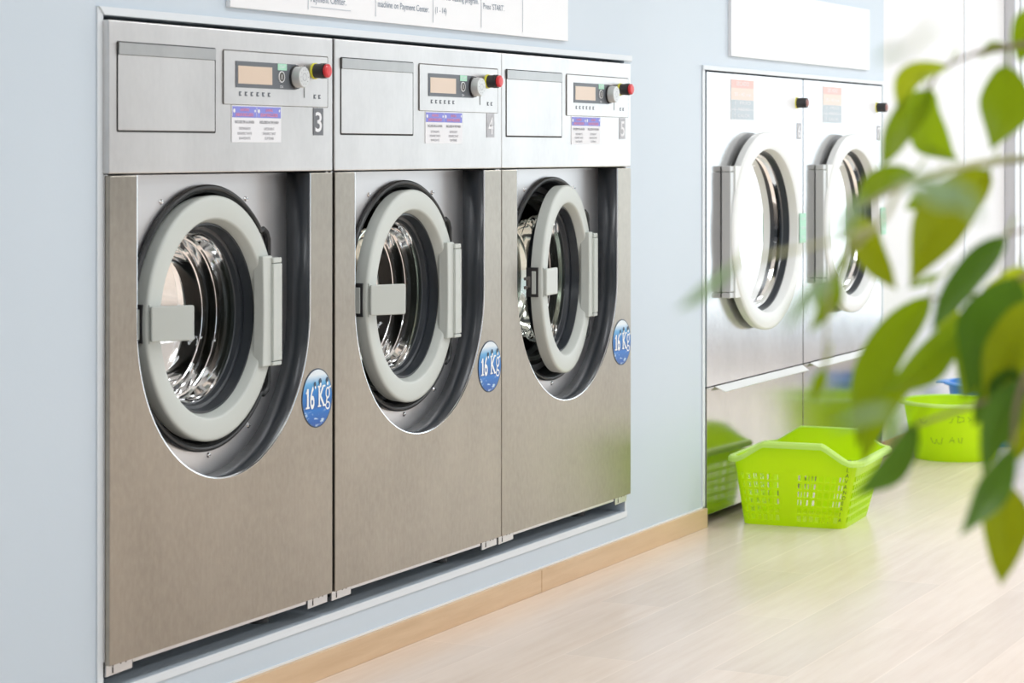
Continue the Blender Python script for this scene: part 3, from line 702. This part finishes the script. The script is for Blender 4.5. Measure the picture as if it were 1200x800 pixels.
tub('wash_basin', 'blue plastic basin standing behind the lime green tub', (9.80, -.262, 0), math.radians(12), .17, .195, .252, 'blue_plastic', 'blue_plastic', 1.0, False)

# ---------------------------------------------------------------- potted fig tree (in front of the lens side, right)
def W3(px, py, Z):
    u = (px-600)/FPX; h = -(py-HOR)/FPX
    return Vector((CT*Z + u*Z*ST, ST*Z - u*Z*CT - DCAM, ZCAM + h*Z))
VIEW = Vector((CT, ST, 0)); RIGHT = Vector((ST, -CT, 0)); UP = Vector((0, 0, 1))
potc = Vector((2.13, -2.55, 0))
fig = thing('potted_fig_tree', 'weeping fig with drooping pointed green leaves hanging into the right of the view', 'potted plant', potc)
def rel(p): return tuple(Vector(p) - potc)
MB().lathe([(.0001, .0), (.13, .0), (.135, .01), (.17, .30), (.185, .305), (.185, .335), (.165, .335), (.16, .29), (.0001, .29)], n=48, axis='z').build('pot', 'terracotta', fig)
MB().lathe([(.0001, .30), (.10, .302), (.163, .295)], n=32, axis='z').build('soil', 'soil', fig)
trunk = [potc+Vector((0, 0, .29)), potc+Vector((.02, .01, .6)), potc+Vector((-.01, .02, .95)), potc+Vector((.01, 0, 1.25)), potc+Vector((0, .02, 1.6))]
MB().tube([rel(p) for p in trunk], [.022, .019, .016, .012, .006], 10).build('trunk', 'bark', fig)
rnd = random.Random(7)
def smoothpath(pts, n=6):
    out = []
    for i in range(len(pts)-1):
        p0 = pts[max(0, i-1)]; p1 = pts[i]; p2 = pts[i+1]; p3 = pts[min(len(pts)-1, i+2)]
        for k in range(n):
            t = k/n; out.append(.5*((2*p1)+(p2-p0)*t+(2*p0-5*p1+4*p2-p3)*t*t+(3*p1-p0-3*p2+p3)*t*t*t))
    out.append(pts[-1]); return out
# twigs: from the trunk into the view
TW = [
  [trunk[4], W3(1290, 20, 1.95), W3(1235, 45, 1.9), W3(1180, 55, 1.9), W3(1145, 62, 1.9), W3(1105, 80, 1.9), W3(1088, 104, 1.9)],
  [trunk[3], W3(1290, 200, 1.85), W3(1230, 186, 1.85), W3(1158, 190, 1.85), W3(1110, 200, 1.75), W3(1060, 215, 1.6), W3(1030, 262, 1.55), W3(960, 286, 1.5), W3(900, 299, 1.45), W3(855, 311, 1.4)],
  [trunk[3], W3(1280, 290, 1.8), W3(1220, 268, 1.8), W3(1176, 276, 1.8)],
  [trunk[2], W3(1290, 340, 1.9), W3(1215, 322, 1.9), W3(1150, 345, 1.9), W3(1085, 350, 1.9)],
  [trunk[2], W3(1290, 480, 1.8), W3(1220, 455, 1.8), W3(1140, 475, 1.8), W3(1060, 503, 1.8)],
  [trunk[2], W3(1290, 430, 1.75), W3(1215, 430, 1.75), W3(1192, 470, 1.75), W3(1186, 530, 1.75), W3(1180, 566, 1.8)],
  [W3(1060, 215, 1.6), W3(1005, 245, 1.75), W3(1003, 258, 1.8)],
  [W3(1030, 262, 1.55), W3(1000, 290, 1.6), W3(975, 325, 1.6), W3(966, 430, 1.7)],
]
tws = []
for i, p in enumerate(TW):
    q = smoothpath([Vector(a) for a in p]); n = len(q)
    r0 = .0035 if i < 6 else .0012
    rr = [r0*(1-k/(n-1))**1.5+.0011 for k in range(n)]
    MB().tube([rel(a) for a in q], rr, 6).build('branch', 'twig' if i in (1, 6, 7) else 'bark', fig)
# leaves: base px, tip px, width px, depth at base and tip, roll (deg), material, sideways bow px
LV = [
 (1112, 77, 1055, 142, 30, 1.90, 1.88, 20, 3, 26), (1090, 106, 1032, 198, 40, 1.90, 1.86, 10, 0, 6), (1086, 104, 1123, 188, 48, 1.90, 1.95, 10, 0, 20),
 (1180, 76, 1161, 176, 60, 1.92, 1.90, 10, 0, -8), (1186, 57, 1146, 69, 14, 1.9, 1.9, 30, 0, 8), (1212, 8, 1194, 74, 40, 1.95, 1.95, 10, 0, 0),
 (1062, 60, 1024, 74, 10, .95, .95, 40, 4, 4), (1072, 202, 1000, 246, 34, 1.85, 1.82, 10, 0, 12), (1132, 238, 1052, 212, 34, .98, .95, 25, 4, 4),
 (1160, 198, 1066, 336, 66, 1.85, 1.82, 5, 2, 14), (1003, 252, 1051, 340, 40, 1.8, 1.8, 10, 2, 6), (1014, 232, 975, 292, 24, 1.0, .97, 30, 4, 4),
 (1179, 276, 1090, 392, 36, 1.75, 1.72, 30, 1, 8), (1212, 322, 1152, 338, 40, 1.95, 1.95, 0, 3, -6), (1192, 325, 1134, 464, 74, 1.85, 1.85, 10, 1, 6),
 (1208, 352, 1152, 474, 64, 1.8, 1.8, 0, 2, -4), (1212, 390, 1166, 468, 50, 1.9, 1.88, 0, 0, 0), (1090, 346, 1004, 528, 50, 1.9, 1.86, 15, 0, 22),
 (1132, 368, 1028, 462, 46, 1.9, 1.86, 10, 0, -14), (1122, 362, 1098, 392, 26, 2.0, 2.0, 0, 3, 0), (1074, 496, 1000, 581, 34, 1.8, 1.78, 10, 1, -14),
 (1196, 445, 1152, 556, 46, 1.78, 1.76, 10, 1, 6), (1188, 524, 1124, 628, 34, 1.72, 1.68, 25, 1, -6), (1180, 566, 1173, 686, 56, 1.8, 1.8, 0, 2, -2),
 (864, 308, 791, 364, 17, 1.32, 1.28, 25, 4, -5), (978, 322, 917, 388, 24, 1.18, 1.16, 25, 4, 4), (984, 318, 948, 390, 24, 1.65, 1.65, 20, 0, -5),
 (992, 292, 984, 324, 12, 1.6, 1.6, 20, 0, 0), (967, 430, 950, 474, 15, 1.7, 1.7, 20, 0, 0), (1052, 480, 972, 502, 16, 1.0, .98, 30, 4, 3),
 (1205, 465, 1192, 540, 40, 1.9, 1.9, 0, 2, 0), (1150, 372, 1128, 470, 44, 1.95, 1.93, 5, 0, 0), (1104, 322, 1062, 338, 10, 1.85, 1.83, 30, 0, 0), (1150, 395, 1078, 410, 40, 1.92, 1.9, 10, 0, 0),
 (1120, 215, 1150, 262, 22, .98, 1.0, 20, 4, 0), (1085, 232, 1060, 245, 18, 1.9, 1.9, 0, 0, 0), (1200, 415, 1140, 500, 40, 1.85, 1.85, 0, 1, 5),
]
 # fuller mass at the lower right
LV += [(1172, 338, 1140, 462, 62, 1.92, 1.9, 5, 2, 4), (1205, 402, 1160, 505, 50, 1.86, 1.84, 5, 0, 4), (1200, 338, 1176, 440, 60, 1.95, 1.95, 0, 0, 0),
 (1070, 430, 1010, 545, 32, 1.92, 1.9, 10, 0, 10), (1188, 430, 1168, 500, 44, 1.8, 1.8, 5, 1, 0), (1212, 440, 1182, 530, 44, 1.95, 1.95, 0, 2, 0), (1165, 400, 1135, 466, 46, 1.98, 1.98, 5, 1, 0)]
LM = ['leaf_green', 'leaf_dark', 'leaf_olive', 'leaf_young', 'leaf_sheen']
fol = MB()
for (bx, by, tx, ty, wd, z0, z1, roll, mi, bow) in LV:
    B, T = W3(bx, by, z0), W3(tx, ty, z1); ax = (T-B); L = ax.length; axn = ax.normalized()
    wdir = VIEW.cross(axn).normalized(); nrm = axn.cross(wdir).normalized()
    ro = math.radians(roll) * (1 if rnd.random() < .5 else -1)
    wv_ = (wdir*math.cos(ro)+nrm*math.sin(ro)); nv = axn.cross(wv_).normalized()
    hw = wd/FPX*(z0+z1)/2/2/max(.5, math.cos(ro)); bw_ = bow/FPX*(z0+z1)/2
    NL, NW = 16, 6; vs = []; ph = rnd.random()*6
    for i in range(NL+1):
        t = i/NL
        if t < .86: wf = math.sin(PI*min(1., (t/.9))**.82)**.85 if t > 0 else .0
        else: wf = 0
        wf = max(0., math.sin(PI*min(1, t/.97)**.8))**.85 * (1+.07*math.sin(9*t+ph)) + (.025 if t > .9 else 0.)
        if i == 0: wf = .02
        if i == NL: wf = .0
        c_ = B+ax*t + wdir*(bw_*math.sin(PI*t)) + nv*(.05*L*math.sin(PI*t))
        for k in range(NW+1):
            s = (k/NW-.5)*2
            vs.append(rel(c_ + wv_*(s*hw*wf) + nv*(-abs(s)*hw*wf*.30 + .05*hw*math.sin(7*t+ph+3*s))))
    fs = [(i*(NW+1)+k, i*(NW+1)+k+1, (i+1)*(NW+1)+k+1, (i+1)*(NW+1)+k) for i in range(NL) for k in range(NW)]
    fol.add(vs, fs, mi, True)
    # petiole
    pb = B - axn*.012 + UP*.006
    fol.tube([rel(pb), rel(B), rel(B+ax*.05)], .0009, 5, 3)
fol.build('foliage', LM, fig, fix=False)
